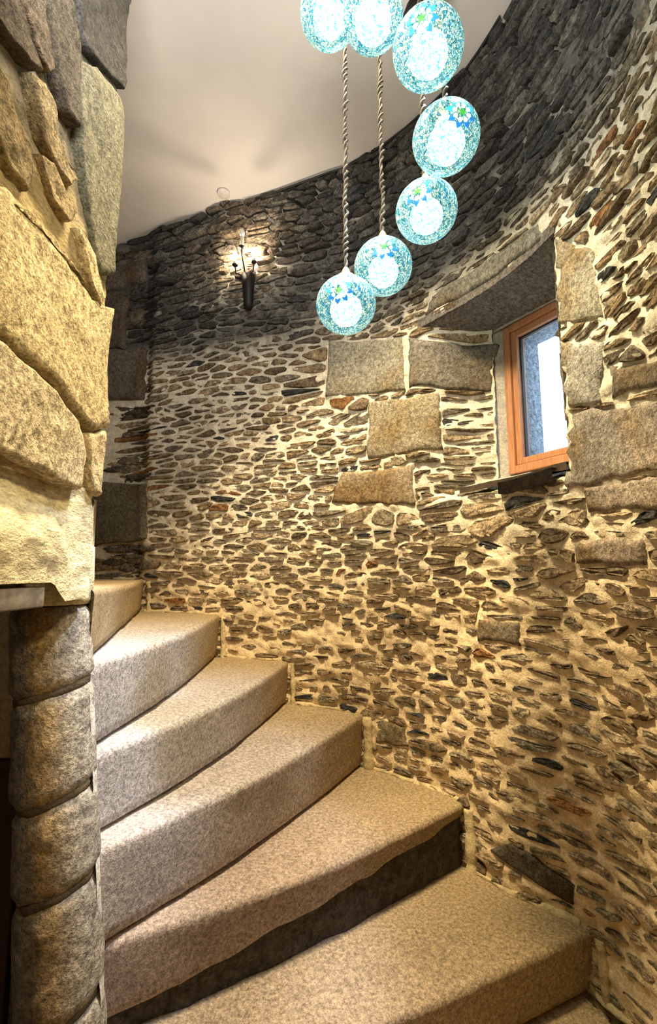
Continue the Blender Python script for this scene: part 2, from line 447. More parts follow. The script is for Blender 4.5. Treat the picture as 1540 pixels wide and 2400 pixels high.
# dressed granite blocks, corners (lower left, lower right, upper right, upper left), as surveyed
GR = (.36, .325, .25); GW = (.36, .30, .22); GD = (.12, .105, .085)
ASH = [
    ([(765, 930), (948, 912), (945, 790), (772, 800)], (.33, .31, .24), 'upper'),
    ([(962, 908), (1150, 915), (1160, 806), (958, 796)], (.22, .20, .165), 'upper'),
    ([(862, 1075), (1032, 1055), (1028, 925), (868, 945)], (.33, .29, .20), 'mid'),
    ([(778, 1180), (972, 1182), (968, 1092), (800, 1108)], (.33, .27, .18), 'low'),
    ([(1302, 790), (1412, 742), (1392, 585), (1292, 560)], (.42, .39, .30), 'jamb'),
    ([(1326, 985), (1408, 940), (1418, 800), (1312, 830)], (.40, .385, .33), 'jamb'),
    ([(1330, 1140), (1560, 1095), (1560, 935), (1326, 995)], (.34, .305, .25), 'jamb'),
    ([(1378, 1198), (1560, 1188), (1560, 1118), (1372, 1140)], (.30, .25, .19), 'jamb'),
    ([(1352, 1325), (1520, 1322), (1515, 1262), (1350, 1268)], (.27, .22, .16), 'jamb'),
    ([(1440, 930), (1560, 890), (1560, 840), (1432, 862)], (.26, .24, .20), 'jamb'),
    ([(1118, 1500), (1220, 1512), (1216, 1456), (1122, 1452)], (.22, .18, .12), 'low'),
    ([(1000, 735), (1270, 560), (1262, 520), (1010, 690)], (.25, .24, .20), 'lintel'),
    ([(880, 1740), (955, 1752), (950, 1702), (880, 1690)], (.24, .19, .11), 'low'),
    ([(1150, 1990), (1340, 2120), (1345, 2075), (1190, 1970)], (.13, .11, .085), 'low'),
]
JB = [  # the jamb at the far left, its shadow put into the dark tints
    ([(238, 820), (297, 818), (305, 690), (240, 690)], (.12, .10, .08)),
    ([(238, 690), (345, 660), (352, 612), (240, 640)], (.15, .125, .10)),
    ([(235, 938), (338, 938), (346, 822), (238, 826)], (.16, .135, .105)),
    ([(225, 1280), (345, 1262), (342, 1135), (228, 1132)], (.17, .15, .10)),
]
ash_polys = []
names_count = 0
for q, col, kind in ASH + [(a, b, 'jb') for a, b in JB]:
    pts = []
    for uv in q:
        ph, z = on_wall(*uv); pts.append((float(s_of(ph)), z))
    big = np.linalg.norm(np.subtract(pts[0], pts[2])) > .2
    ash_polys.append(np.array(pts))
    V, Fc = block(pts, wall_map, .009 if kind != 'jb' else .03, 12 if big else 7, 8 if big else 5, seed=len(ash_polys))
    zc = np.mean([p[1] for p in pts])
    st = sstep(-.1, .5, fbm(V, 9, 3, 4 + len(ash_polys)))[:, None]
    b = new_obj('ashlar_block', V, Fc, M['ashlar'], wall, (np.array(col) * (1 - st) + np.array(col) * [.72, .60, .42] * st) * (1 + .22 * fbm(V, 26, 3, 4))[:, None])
# ---- sites for the rubble: ragged courses, then clipped cells
ZS = 3.0
sites = []
z = -1.48
while z < 1.9:
    dz = random.choice([.022, .026, .030, .034, .044]) * (1.0 if z < 1.2 else 1.15)
    s = float(s_of(-38)) + random.uniform(0, .1)
    wob = random.uniform(0, 6)
    while s < float(s_of(JAMB)):
        w = random.choice([.05, .065, .08, .10, .125, .15, .19]) * random.uniform(.85, 1.15)
        big = random.random() < .07
        zz = z + dz / 2 + random.uniform(-.3, .3) * dz + .018 * math.sin(s * 3.1 + wob * .15 + z * 2) + .008 * math.sin(s * 9 + z * 5)
        sites.append((s + w / 2, zz, 1.35 if big else 1.0))
        s += w
    z += dz
sites = np.array(sites)
# drop sites in blocks, window
def in_quad(p, q, m=0.0):
    c = q.mean(0); ok = True
    for k in range(4):
        a, b = q[k], q[(k + 1) % 4]; e = b - a; nrm = np.array([e[1], -e[0]]); nrm /= np.linalg.norm(nrm) + 1e-9
        if nrm @ (c - a) > 0: nrm = -nrm
        if nrm @ (p - a) > m: return False
    return True
BARE = [(735, 780, 720, 945, 1), (770, 862, 940, 985, 1), (828, 866, 950, 1085, 1), (765, 1010, 1184, 1222, .9), (1040, 1200, 1165, 1330, .6), (1060, 1400, 1150, 1420, .35), (1036, 1062, 925, 1080, 1), (700, 770, 700, 800, .6), (1040, 1110, 1880, 2010, 1), (846, 866, 1640, 1780, 1)]
keep = []
hs0, hs1 = float(s_of(HOLE[0])), float(s_of(HOLE[1]))
for p in sites:
    if hs0 - .004 < p[0] < hs1 + .005 and HOLE[2] - .012 < p[1] < HOLE[3] + .05: keep.append(False); continue
    if any(in_quad(p[:2], q, .002) for q in ash_polys): keep.append(False); continue
    uu, vv, dd = project(wall_pt(np.array([ph_of(p[0])]), np.array([p[1]])))
    if dd[0] > 0 and any(b[0] < uu[0] < b[1] and b[2] < vv[0] < b[3] and random.random() < b[4] for b in BARE): keep.append(False); continue
    keep.append(True)
sites = sites[np.array(keep)]
def strip_zone(p):
    uu, vv, dd = project(wall_pt(np.array([ph_of(p[0])]), np.array([p[1]]))); u, v = uu[0], vv[0]
    return (1056 < u < 1172 and 916 < v < 1155) or (980 < u < 1172 and 1082 < v < 1155)
sites = np.array([p for p in sites if not strip_zone(p)])
ex = []
for zz in np.arange(.28, .80, .021):
    ss = float(s_of(30)) + random.uniform(0, .03)
    while ss < float(s_of(42)):
        w = random.uniform(.05, .11); p = (ss + w / 2, zz + random.uniform(-.004, .004), 1); ss += w
        if strip_zone(p) and not any(in_quad(np.array(p[:2]), q, .002) for q in ash_polys): ex.append(p)
sites = np.vstack([sites, np.array(ex)])
obst = ash_polys + [np.array([(hs0, HOLE[2] - .02), (hs1, HOLE[2] - .02), (hs1, HOLE[3] + .06), (hs0, HOLE[3] + .06)])]

def clip(poly, a, nrm):
    """keep the side where nrm.(p-a) <= 0"""
    out = []; m = len(poly)
    for k in range(m):
        p, q = poly[k], poly[(k + 1) % m]; dp = nrm @ (p - a); dq = nrm @ (q - a)
        if dp <= 0: out.append(p)
        if (dp < 0 < dq) or (dq < 0 < dp): out.append(p + (q - p) * dp / (dp - dq))
    return out
S2 = sites[:, :2] * [1, ZS]
order = np.argsort(S2[:, 1])
stones = []
for i in range(len(S2)):
    c = S2[i]; d = np.abs(S2 - c); nb = np.where((d[:, 0] < .42) & (d[:, 1] < .42))[0]
    nb = nb[np.argsort(((S2[nb] - c) ** 2).sum(1))][1:22]
    poly = [sites[i, :2] + np.array(v) for v in ((-.15, -.07), (.15, -.07), (.15, .07), (-.15, .07))]
    gap = (.0062 + .0028 * float(sstep(.3, -.3, sites[i, 1])) if sites[i, 1] < 1.2 else .004) * random.uniform(.6, 1.5)
    for j in nb:
        m = (c + S2[j]) / 2; nr = S2[j] - c
        a = np.array([m[0], m[1] / ZS]); nrm = np.array([nr[0], nr[1] * ZS]); nrm /= np.linalg.norm(nrm)
        poly = clip(poly, a - nrm * gap, nrm)
        if len(poly) < 3: break
    if len(poly) < 3: continue
    p0 = sites[i, :2]
    for q in obst:
        if np.abs(q.mean(0) - p0).max() > .5: continue
        best = None; cc = q.mean(0)
        for k in range(4):
            a, b = q[k], q[(k + 1) % 4]; e = b - a; nr = np.array([e[1], -e[0]]); nr /= np.linalg.norm(nr) + 1e-9
            if nr @ (cc - a) > 0: nr = -nr
            dd = nr @ (p0 - a)
            if best is None or dd > best[0]: best = (dd, a, nr)
        poly = clip(poly, best[1] + best[2] * .006, -best[2])
        if len(poly) < 3: break
    if len(poly) < 3: continue
    P2 = np.array(poly)
    # drop the short edges, cut corners, resample to 9..10 points
    Q = []
    for k in range(len(P2)):
        a, b = P2[k], P2[(k + 1) % len(P2)]
        L = np.linalg.norm(b - a)
        if L < .006: Q.append((a + b) / 2); continue
        t = .2; Q += [a + (b - a) * t, b + (a - b) * t]
    Q = np.array(Q)
    if len(Q) > 12:
        idx = np.linspace(0, len(Q), 12, endpoint=False).astype(int); Q = Q[idx]
    c0 = Q.mean(0)
    Q = c0 + (Q - c0) * (1 + rng.uniform(-.07, .07, (len(Q), 1)))
    w, hgt = np.ptp(Q[:, 0]), np.ptp(Q[:, 1])
    if w < .018 or hgt < .007: continue
    stones.append((Q, c0))

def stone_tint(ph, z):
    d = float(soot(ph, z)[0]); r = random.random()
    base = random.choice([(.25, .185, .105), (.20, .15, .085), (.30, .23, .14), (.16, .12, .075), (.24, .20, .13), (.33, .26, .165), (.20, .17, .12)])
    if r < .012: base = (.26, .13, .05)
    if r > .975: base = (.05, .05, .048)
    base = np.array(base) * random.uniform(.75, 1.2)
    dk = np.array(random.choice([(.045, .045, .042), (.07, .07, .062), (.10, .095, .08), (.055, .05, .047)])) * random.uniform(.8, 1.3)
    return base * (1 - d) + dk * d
vis = []
built = []
for Q, c0 in stones:
    ph = float(ph_of(c0[0])); z = float(c0[1])
    d = random.choice([.001, .003, .004, .005, .006, .008, .011]) * (1.0 if z < 1.2 else 1.5)
    if z > 1.45: d += random.choice([0, .01, .02])
    V, Fc = ring_stone(Q, wall_map, d)
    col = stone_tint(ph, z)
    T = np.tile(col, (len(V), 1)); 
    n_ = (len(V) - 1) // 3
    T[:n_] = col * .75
    u, v, dd = project(V)
    inside = (dd > 0).all() and u.mean() > 262 and u.mean() < 1535 and 5 < v.mean() < 2395
    # a stone behind the steps is not in view
    area = (np.ptp(u) * np.ptp(v)) if inside else 0
    zt = np.interp(ph, [-42, -23, -2.5] + [STEP[k]['ph'] for k in range(1, 8)], [-1.4, -1.225, -1.045] + [STEP[k]['z'] for k in range(1, 8)])
    if z < zt - .02: area = 0
    built.append((area, V, Fc, T))
built.sort(key=lambda b: -b[0])
for area, V, Fc, T in built[:280]:
    new_obj('stone', V, Fc, M['rubble'], wall, T, smooth=False)
V, Fc = join([(b[1], b[2]) for b in built[280:]])
o = new_obj('small_rubble', V, Fc, M['rubble'], wall, np.vstack([b[3] for b in built[280:]]), smooth=False)
o['kind'] = 'stuff'; 

# loose rubble and mortar lumps beside the dark jamb, and behind it
lumps = []
for k in range(46):
    u_, v_ = random.choice([(random.uniform(262, 345), random.uniform(945, 1130)), (random.uniform(262, 350), random.uniform(1285, 1350)), (random.uniform(262, 345), random.uniform(575, 612)),
                            (random.uniform(305, 345), random.uniform(700, 810))])
    ph, z = on_wall(u_, v_); s = float(s_of(ph)); w = random.uniform(.03, .06); h = random.uniform(.012, .025)
    an = np.linspace(0, 2 * math.pi, 9, endpoint=False); Q = np.c_[s + w * np.cos(an), z + h * np.sin(an)] + rng.uniform(-.005, .005, (9, 2))
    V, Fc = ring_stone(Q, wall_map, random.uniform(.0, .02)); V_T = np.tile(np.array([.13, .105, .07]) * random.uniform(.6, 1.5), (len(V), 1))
    lumps.append((V, Fc, V_T))
V, Fc = join([(a, b) for a, b, c in lumps]); o = new_obj('jamb_rubble', V, Fc, M['rubble'], wall, np.vstack([c for a, b, c in lumps])); o['kind'] = 'stuff'

# ------------------------------------------------------------------ window embrasure and window
FL = np.array([.66, 1.70]); WD = np.array([.4815, -.8765]); ND = np.array([-.8765, -.4815])
WZ0, WZ1, WW = .356, .922, .30
def wp(a, z, d=0):
    q = FL + WD * a + ND * d; return (q[0], q[1], z)
win = empty('window_1', (*(FL + WD * WW / 2), WZ0)); tag(win, 'small deep-set window with reddish wooden frame', kind='structure')
def wbox(a0, a1, z0, z1, d0, d1, bev=.003):
    c = wp((a0 + a1) / 2, (z0 + z1) / 2, (d0 + d1) / 2)
    return box(c, (abs(a1 - a0), abs(d1 - d0), abs(z1 - z0)), math.atan2(WD[1], WD[0]), bev)
cs = .028
new_obj('casing', *join([wbox(0, cs, WZ0, WZ1, -.05, .0), wbox(WW - cs, WW, WZ0, WZ1, -.05, 0), wbox(cs, WW - cs, WZ0, WZ0 + cs, -.05, -.0005), wbox(cs, WW - cs, WZ1 - cs, WZ1, -.05, -.0005)]), M['wood'], win, smooth=False)
a0, a1, z0, z1 = cs + .001, WW - cs - .001, WZ0 + cs + .002, WZ1 - cs - .001; sw = .024
new_obj('sash', *join([wbox(a0, a0 + sw, z0, z1, -.055, -.010), wbox(a1 - sw, a1, z0, z1, -.055, -.010), wbox(a0 + sw, a1 - sw, z0, z0 + sw, -.055, -.011), wbox(a0 + sw, a1 - sw, z1 - sw, z1, -.055, -.011)]), M['wood'], win, smooth=False)
g0, g1, h0, h1 = a0 + sw, a1 - sw, z0 + sw, z1 - sw; gs = .005
new_obj('gasket', *join([wbox(g0, g0 + gs, h0, h1, -.04, -.028, 0), wbox(g1 - gs, g1, h0, h1, -.04, -.028, 0), wbox(g0, g1, h0, h0 + gs * .4, -.04, -.028, 0), wbox(g0, g1, h1 - gs, h1, -.04, -.028, 0)]), M['gasket'], win, smooth=False)
new_obj('pane', *wbox(g0 + .001, g1 - .001, h0, h1, -.038, -.033, 0), M['glass'], win, smooth=False)
# splayed reveals
MC = np.array([.62, .56, .46])
def patch(name, p00, p10, p11, p01, mat, col, parent=wall, n=14, amp=.006, push=(0, 0, 0)):
    p00, p10, p11, p01 = map(np.array, (p00, p10, p11, p01))
    def fn(u, v):
        u = u[:, None]; v = v[:, None]
        P = p00 * (1 - u) * (1 - v) + p10 * u * (1 - v) + p11 * u * v + p01 * (1 - u) * v
        nr = np.cross(p10 - p00, p01 - p00); nr = nr / np.linalg.norm(nr)
        return P + nr * (amp * fbm(P, 20, 3, 21))[:, None]
    P, Fc = grid(n, n, fn)
    return new_obj(name, P, Fc, mat, parent, np.array(col) * (1 + .15 * fbm(P, 15, 2, 2))[:, None])
pw = lambda ph, z, h=0: tuple(wall_pt(np.array([ph]), np.array([z]), h)[0])
fr = wp(WW, 0, 0)
patch('window_reveal', pw(HOLE[0] - .2, .27, -.005), wp(WW + .02, .27, .0), wp(WW + .02, .99, .0), pw(HOLE[0] - .2, .99, -.005), M['ashlar'], (.36, .34, .29))
# mortar beads round the casing
patch('window_reveal', wp(-.035, .30, .012), wp(.003, .30, -.006), wp(.003, .97, -.006), wp(-.035, .97, .012), M['mortar'], (.50, .47, .40), n=10, amp=.004)
patch('window_reveal', wp(-.03, .915, .012), wp(WW + .01, .915, .003), wp(WW + .01, .96, .012), wp(-.03, .96, .02), M['mortar'], (.42, .40, .35), n=10, amp=.003)
# soffit slab (lintel underside) sloping up to the wall face
def slab(name, ph0, ph1, zin, zout, th, mat, col, rin=-.002, rout=.215, n=26, amp=.006, up=True):
    def fn(u, v):
        ph = ph0 + u * (ph1 - ph0); r0 = np.interp(ph, PH, RR) + rin; r = r0 + v * (rout)
        z = zin + (zout - zin) * v; q = np.radians(ph)
        P = np.stack([AX + r * np.cos(q), AY + r * np.sin(q), z], -1)
        P[:, 2] += amp * fbm(P, 18, 3, 33); return P
    P, Fc = grid(n, 12, fn)
    P2 = P.copy(); P2[:, 2] += th; m = len(P)
    F2 = Fc + m; side = []
    for i in range(n - 1):
        a = i * 12; side.append([a, a + 12, a + 12 + m, a + m])
    V = np.vstack([P, P2]); Fa = Fc.tolist() + F2.tolist() + side
    return new_obj(name, V, Fa, mat, wall, np.array(col) * (1 + .15 * fbm(V, 14, 2, 2))[:, None])
slab('window_lintel', 11.8, 41, .966, .915, .035, M['ashlar'], (.17, .16, .145))
slab('window_sill', 12.5, 33, .300, .352, -.02, M['mortar'], (.50, .46, .38), rin=.0)
slab('slate_sill', 14.2, 24.5, .288, .288, -.038, M['slate'], (.07, .07, .07), rin=-.018, rout=.05, amp=.008)
# the outer face of the tower round the opening
orv = (.40, .42, .44)
def rbox(a0, a1, z0, z1, d0, d1): return wbox(a0, a1, z0, z1, d0, d1, .008)
outer = new_obj('outer_reveal', *join([rbox(-.35, .030, .1, 1.3, -.17, -.056), rbox(WW - .01, WW + .3, .1, 1.3, -.17, -.056), rbox(.0, WW + .02, .885, 1.3, -.17, -.056), rbox(.0, WW + .02, .1, .405, -.17, -.056)]), M['ashlar'], win, orv)
outer['label'] = 'grey outer stone reveal seen through the glass'

# ------------------------------------------------------------------ ceiling, floor
def fn(u, v):
    x = -3.2 + u * 5.4; y = -1.9 + v * 5.2
    P = np.stack([x, y, 0 * x + Z_CEIL], -1); P[:, 2] += .012 * fbm(P, 1.3, 2, 6); return P
P, Fc = grid(50, 50, fn); ceil = new_obj('ceiling', P, Fc, M['ceiling']); tag(ceil, 'smooth off-white plaster ceiling', kind='structure')
P, Fc = grid(20, 20, lambda u, v: np.stack([-3.2 + u * 5.4, -1.9 + v * 5.2, -1.5 + 0 * u], -1)); fl = new_obj('floor', P, Fc, M['granite']); tag(fl, 'granite paved floor of the lower landing', kind='structure')
# round filled patch in the ceiling near the sconce
d = ray(524, 452); pc = d * (Z_CEIL / d[2])
pt_ = new_obj('ceiling_patch', *lathe([(.0, -.004), (.028, -.004), (.030, -.003), (.031, .004)], (pc[0], pc[1], Z_CEIL - .004), 28, False), plain('patch_plaster', (.6, .56, .52), .9)); tag(pt_, 'faint round plaster patch on the ceiling above the wall lamp', 'ceiling patch')
# ragged top course touching the ceiling
# cable
cpts = []
for (u_, v_), off in zip([(600, 466), (650, 448), (700, 430), (760, 408), (800, 396), (850, 372), (900, 338), (950, 300), (1000, 255), (1050, 205), (1090, 165), (1120, 122), (1150, 75), (1172, 38)],
                    [.004, .004, .005, .006, .008, .008, .01, .01, .01, .012, .015, .03, .04, .05]):
    d = ray(u_, v_); t = (Z_CEIL - .012) / d[2]; P = d * t
    ph = math.degrees(math.atan2(P[1] - AY, P[0] - AX)); r = min(math.hypot(P[0] - AX, P[1] - AY), float(np.interp(ph, PH, RR)) - .012)
    cpts.append((AX + r * math.cos(rad(ph)), AY + r * math.sin(rad(ph)), P[2]))
cpts = np.array(cpts); tt = np.linspace(0, len(cpts) - 1, 60)
cpts = np.stack([np.interp(tt, range(len(cpts)), cpts[:, k]) for k in range(3)], -1)
o = new_obj('cable', *tube(cpts, .0045, 8), M['cable'], loc=tuple(cpts[0])); 
tag(o, 'thin black cable running along the top of the round wall under the ceiling', 'cable')

# ------------------------------------------------------------------ steps
def inner_pt(k, z):
    """where the nose line meets the newel: on the line of the newel's right-hand side"""
    t = {1: (-.46, .955), 2: (-.473, 1.085), 3: (-.467, 1.058), 4: (-.500, 1.095), 5: (-.515, 1.10), 6: (-.53, 1.12)}
    if k in t: return np.array(t[k])
    if k < 1: return np.array([-.46, .93 - .05 * (1 - k)])
    return np.array([-.58, 1.12])
LBL = {-2: 'lowest granite step under the landing', -1: 'granite step below the picture, second from the floor',
       0: 'granite step whose outer corner shows at the bottom right edge of the photo',
       1: 'broad sandy granite step nearest the viewer, with a black shadowed riser',
       2: 'granite step with a dark slate band under its thick brown nosing, second from the bottom',
       3: 'granite step with grey riser and pale scraped front, third from the bottom',
       4: 'granite step with a pale blue-grey riser and black gaps beneath, fourth from the bottom',
       5: 'granite step with cracked grey riser, fifth from the bottom, near the dark jamb',
       6: 'short brown granite step highest in view beside the newel, at eye level',
       7: 'top granite step half hidden behind the newel column', 8: ''}
SC = {0: (.42, .33, .24), 1: (.45, .36, .275), 2: (.45, .36, .305), 3: (.46, .415, .40), 4: (.47, .45, .46), 5: (.44, .42, .42), 6: (.36, .28, .17)}
M['step'] = rock_mat('granite_steps', None, .5, 1.42, 105, 300, .8, .004, spec=.35, rough=.82)

def step(k):
    A = STEP[k]; B = STEP[k + 1] if k + 1 in STEP else dict(ph=A['ph'] + 17, z=A['z'] + .17, bul=0)
    z = A['z']; zb = STEP[k - 1]['z'] - .007 if k - 1 in STEP else z - .17
    O = plan(A['ph'], float(Rw(A['ph'], z)) + .025); I = inner_pt(k, z)
    O2 = plan(B['ph'] + 4, float(Rw(B['ph'] + 4, z)) + .025); I2 = inner_pt(k + 1, z) + np.array([-.01, .05])
    if k in (1,): I2 = inner_pt(2, z) + np.array([-.02, .03])
    dl = (O - I) / np.linalg.norm(O - I); nrm2 = np.array([dl[1], -dl[0]]); I = I - dl * .13; I2 = I2 - .10 * dl     # towards the descending side
    slate = (k == 2)
    zriser = z - .12 if slate else zb
    nu = 60
    prof = []          # (forward offset, z, back-blend)
    if not slate: prof += [(-.022, zriser, 0), (-.022, zriser + .0175, 0)]          # open joint over the tread below
    z1 = zriser + (0 if slate else .019)
    for t in np.linspace(0, 1, 9): prof.append((-.010 * (1 - t) + .006, z1 + (z - .016 - z1) * t, 0))
    for t in np.linspace(0.15, 1, 6):
        a = t * math.pi / 2; prof.append((.006 - .014 * (1 - math.cos(a)), z - .016 + .016 * math.sin(a), 0))
    for t in np.linspace(.05, 1, 16): prof.append((-.008, z, t))
    prof = np.array(prof); nv = len(prof)
    # close the block underneath
    def fn(u, v):
        j = np.round(v * (nv - 1)).astype(int); f, zz, bl = prof[j, 0], prof[j, 1], prof[j, 2]
        uu = u[:, None]; base = I + (O - I) * uu
        bul = A['bul'] * np.sin(np.pi * np.clip(u, 0, 1) ** .92)
        front = base + nrm2 * (bul + f)[:, None]
        back = I2 + (O2 - I2) * uu
        Pxy = front * (1 - bl[:, None]) + back * bl[:, None]
        P = np.c_[Pxy, zz]
        n1 = fbm(P + k * 5, 7, 3, 60 + k); n2 = fbm(P + k * 3, 30, 3, 90 + k)
        # worn hollow in the middle of the tread and at the nose
        wear = -.008 * np.exp(-((u - .5) / .28) ** 2) * np.exp(-(bl / .5) ** 2) * (zz > z - .03)
        if slate:      # the granite thins towards the wall over a ragged slate band
            lowf = np.clip((z - .016 - P[:, 2]) / (z - .016 - zriser), 0, 1) * (bl == 0)
            P[:, 2] += lowf * (.075 * sstep(.25, 1.0, u) - .03 * sstep(.35, .1, u) + .012 * fbm(np.c_[u * 3, 0 * u, 0 * u], 4, 3, 5))
        P[:, 2] += wear + np.where(bl > 0, .003 * n1 + .0012 * n2, .002 * n1)
        P[:, :2] += nrm2 * ((.006 * n1 + .0022 * n2) * (bl == 0))[:, None]
        return P
    P, Fc = grid(nu, nv, fn)
    # underside and back so the block is solid
    nb = len(P); Fl = Fc.tolist()
    bot = []
    for i in range(nu):
        a = P[i * nv + nv - 1].copy(); a[2] = P[i * nv][2]; bot.append(a)
    V = np.vstack([P, bot])
    for i in range(nu - 1):
        Fl.append([i * nv + nv - 1, (i + 1) * nv + nv - 1, nb + i + 1, nb + i])
        Fl.append([nb + i, nb + i + 1, (i + 1) * nv, i * nv])
    Fl.append([j for j in range(nv)][::-1] + [nb]); Fl.append([(nu - 1) * nv + j for j in range(nv)] + [nb + nu - 1])
    col = np.array(SC.get(k, (.36, .30, .22)))
    # honey-brown over the outer third of each tread, greyer towards the newel
    rel = np.linalg.norm(V[:, :2] - np.array([AX, AY]), axis=1); w = sstep(.55, 1.15, rel)[:, None]
    T = col * (1 - w) + (np.array([.38, .285, .155])) * w
    T = T * (1 + .12 * fbm(V, 9, 3, 7))[:, None]
    loc = (float((I[0] + O[0]) / 2), float((I[1] + O[1]) / 2), float(zb))
    if slate:
        root = empty('stone_step', loc); new_obj('tread_block', V, Fl, M['step'], root, T)
        n = 40
        def f2(u, v):
            uu = u[:, None]; base = I + (O - I) * uu; bul = A['bul'] * np.sin(np.pi * u ** .92)
            P = np.c_[base + nrm2 * (bul - .014)[:, None], z - .03 - (z - .03 - zb) * v]
            q = fbm(P, 16, 3, 77); P[:, :2] += nrm2 * (.011 * q)[:, None]; return P
        P, Fc = grid(n, 14, f2)
        Vb = P.copy(); Vb[:, :2] -= nrm2 * .06
        V2, F2 = join([(P, Fc), (Vb, Fc)])
        r = new_obj('riser_slab', V2, F2, M['slate'], root); r['label'] = 'dark slate band beneath the nosing'
    else:
        root = new_obj('stone_step', V, Fl, M['step'], None, T, loc=loc)
    tag(root, LBL[k], 'step', 'winding granite steps of the spiral stair')
    return root
for k in range(-2, 8): step(k)

# mortar fillets where steps meet the wall
parts = []; tts = []
def fillet(pts, r, seed, col=(.60, .49, .27)):
    pts = np.array(pts, float); t = np.linspace(0, len(pts) - 1, 26)
    pts = np.stack([np.interp(t, range(len(pts)), pts[:, k]) for k in range(3)], -1)
    rr = r * (1 + .45 * fbm(pts, 22, 2, seed)); V, Fc = tube(pts, rr, 8)
    V = V + (.005 * fbm(V, 40, 2, seed))[:, None]
    new_obj('mortar_fillet', V, Fc, M['mortar'], wall, np.tile(np.array(col), (len(V), 1)))
for k in range(0, 6):
    A, B = STEP[k], STEP[k + 1]; z = A['z']
    pa = np.linspace(A['ph'] + .8, B['ph'] - .5, 6)
    fillet([pw(p, z + .002, -.002) for p in pa], .010, k)
    fillet([pw(B['ph'] - 1.6, z - .01, .002), pw(B['ph'] - 1.5, (z + B['z']) / 2, .002), pw(B['ph'] - 1.2, B['z'] - .01, -.002)], .020 if k in (1, 2) else .013, k + 20)

# ------------------------------------------------------------------ newel column of stacked drums
newel = empty('newel_column', (-.56, .99, -1.5))
tag(newel, 'round granite newel column of stacked drums left of the steps', 'column')
def ncen(z):
    """the old column leans a little"""
    t = (-.08 - z); return np.array([-.566 + .10 * t, .985 + 0 * t])
NR = .0725
joints = [-.062, -.232, -.425, -.585, -.79, -1.0, -1.2, -1.5]
for k in range(len(joints) - 1):
    zt, zb = joints[k] - .004, joints[k + 1] + .004
    def fn(u, v):
        a = u * 2 * np.pi; zz = zt + (zb - zt) * v
        e = np.minimum(v, 1 - v) * (zt - zb)
        tl = .018 * np.cos(a - .3) * (v * 0 + 1) * (k > 0) + 0
        tl2 = .018 * np.cos(a - .3)
        r = NR - .009 * (1 - sstep(0, .018, e)) 
        cx = ncen(0 * zz + zz); P = np.stack([cx[0] + r * np.cos(a), cx[1] + r * np.sin(a), zz + (tl if k else tl2 * v)], -1)
        Q = P + k * 3.1; d = .0045 * fbm(Q, 16, 3, 100) + .002 * fbm(Q, 60, 2, 101)
        # the seam: periodic blend unnecessary, noise is spatial
        P[:, 0] += d * np.cos(a); P[:, 1] += d * np.sin(a); return P
    P, Fc = grid(49, 22, fn)
    a = np.linspace(0, 2 * np.pi, 49).repeat(22)
    # brown weathered flank between the smooth grey left side and the pale worn right side
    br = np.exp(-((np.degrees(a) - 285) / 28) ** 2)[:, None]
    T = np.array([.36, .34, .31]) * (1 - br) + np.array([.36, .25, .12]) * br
    dl_ = np.degrees(a); T = T * (1 - .45 * sstep(190, 215, dl_) * sstep(282, 262, dl_))[:, None]      # left flank's shade darkened into the tint
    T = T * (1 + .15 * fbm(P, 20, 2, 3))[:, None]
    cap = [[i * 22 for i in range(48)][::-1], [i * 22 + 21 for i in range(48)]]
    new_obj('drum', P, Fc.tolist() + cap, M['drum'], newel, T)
    if k:
        zj = joints[k]
        V, Fc = lathe([(NR - .014, -.012), (NR - .008, -.006), (NR - .006, .006), (NR - .012, .012)], (0, 0, 0), 40)
        an = np.arctan2(V[:, 1], V[:, 0]); c = ncen(zj); V = V + [c[0], c[1], zj]; V[:, 2] += .018 * np.cos(an - .3)
        V[:, :2] += (.004 * fbm(V, 30, 2, 5))[:, None]
        new_obj('mortar_joint', V, Fc, M['mortar'], newel, np.tile([.13, .10, .065], (len(V), 1)))
# pale mortar strip between newel and step ends
def fn(u, v):
    z = -.24 - 1.2 * v; c = np.array([ncen(q) for q in z]); w = .014 + .034 * sstep(-.75, -1.05, z)
    a = np.radians(10) + (u - .5) * (w / NR) * 2
    r = NR + .001 + .002 * fbm(np.c_[u, v * 8, 0 * u], 3, 2, 8)
    return np.stack([c[:, 0] + r * np.cos(a), c[:, 1] + r * np.sin(a), z], -1)
P, Fc = grid(6, 90, fn)
s_ = new_obj('mortar_strip', P, Fc, M['mortar'], newel, np.tile([.70, .70, .68], (len(P), 1))); s_['label'] = 'pale vertical mortar strip'

# ------------------------------------------------------------------ masonry mass on the left, above the doorway
mass = empty('wall_left'); tag(mass, 'massive granite and rubble wall above the doorway on the left', kind='structure')
XM = -.470
def mass_plane(u, v):
    d = ray(u, v); t = XM / d[0]; return d[1] * t, d[2] * t
EDGE = .975
def mass_pt(y, z, h):
    """face x = XM; the far edge turns the corner with a soft radius"""
    y = np.asarray(y, float); z = np.asarray(z, float)
    e = EDGE + .004 * np.sin(z * 9) + .006 * np.sin(z * 23 + 1)
    r = .03; t = np.clip((y - (e - r)) / (r * 1.57), 0, 1) * np.pi / 2; ov = np.maximum(y - (e - r) - r * 1.57, 0)
    yy = np.where(t > 0, e - r + r * np.sin(t), y); xx = XM - r * (1 - np.cos(t)) - ov
    nx, ny = np.cos(t), np.sin(t)
    lean = .012 * sstep(.2, 1.2, z)
    return np.stack([xx + nx * h - lean * 0, yy + ny * h, z + 0 * y], -1)
def fn(u, v):
    y = -1.4 + u ** .6 * (1.40 + EDGE + .30); z = .155 + v * (1.90 - .155)
    P = np.stack([y, z, 0 * z], -1)
    h = .010 * fbm(P, 6, 3, 41) + .006 * fbm(P, 26, 3, 42) - .012
    return mass_pt(y, z, h)
P, Fc = grid(170, 150, fn)
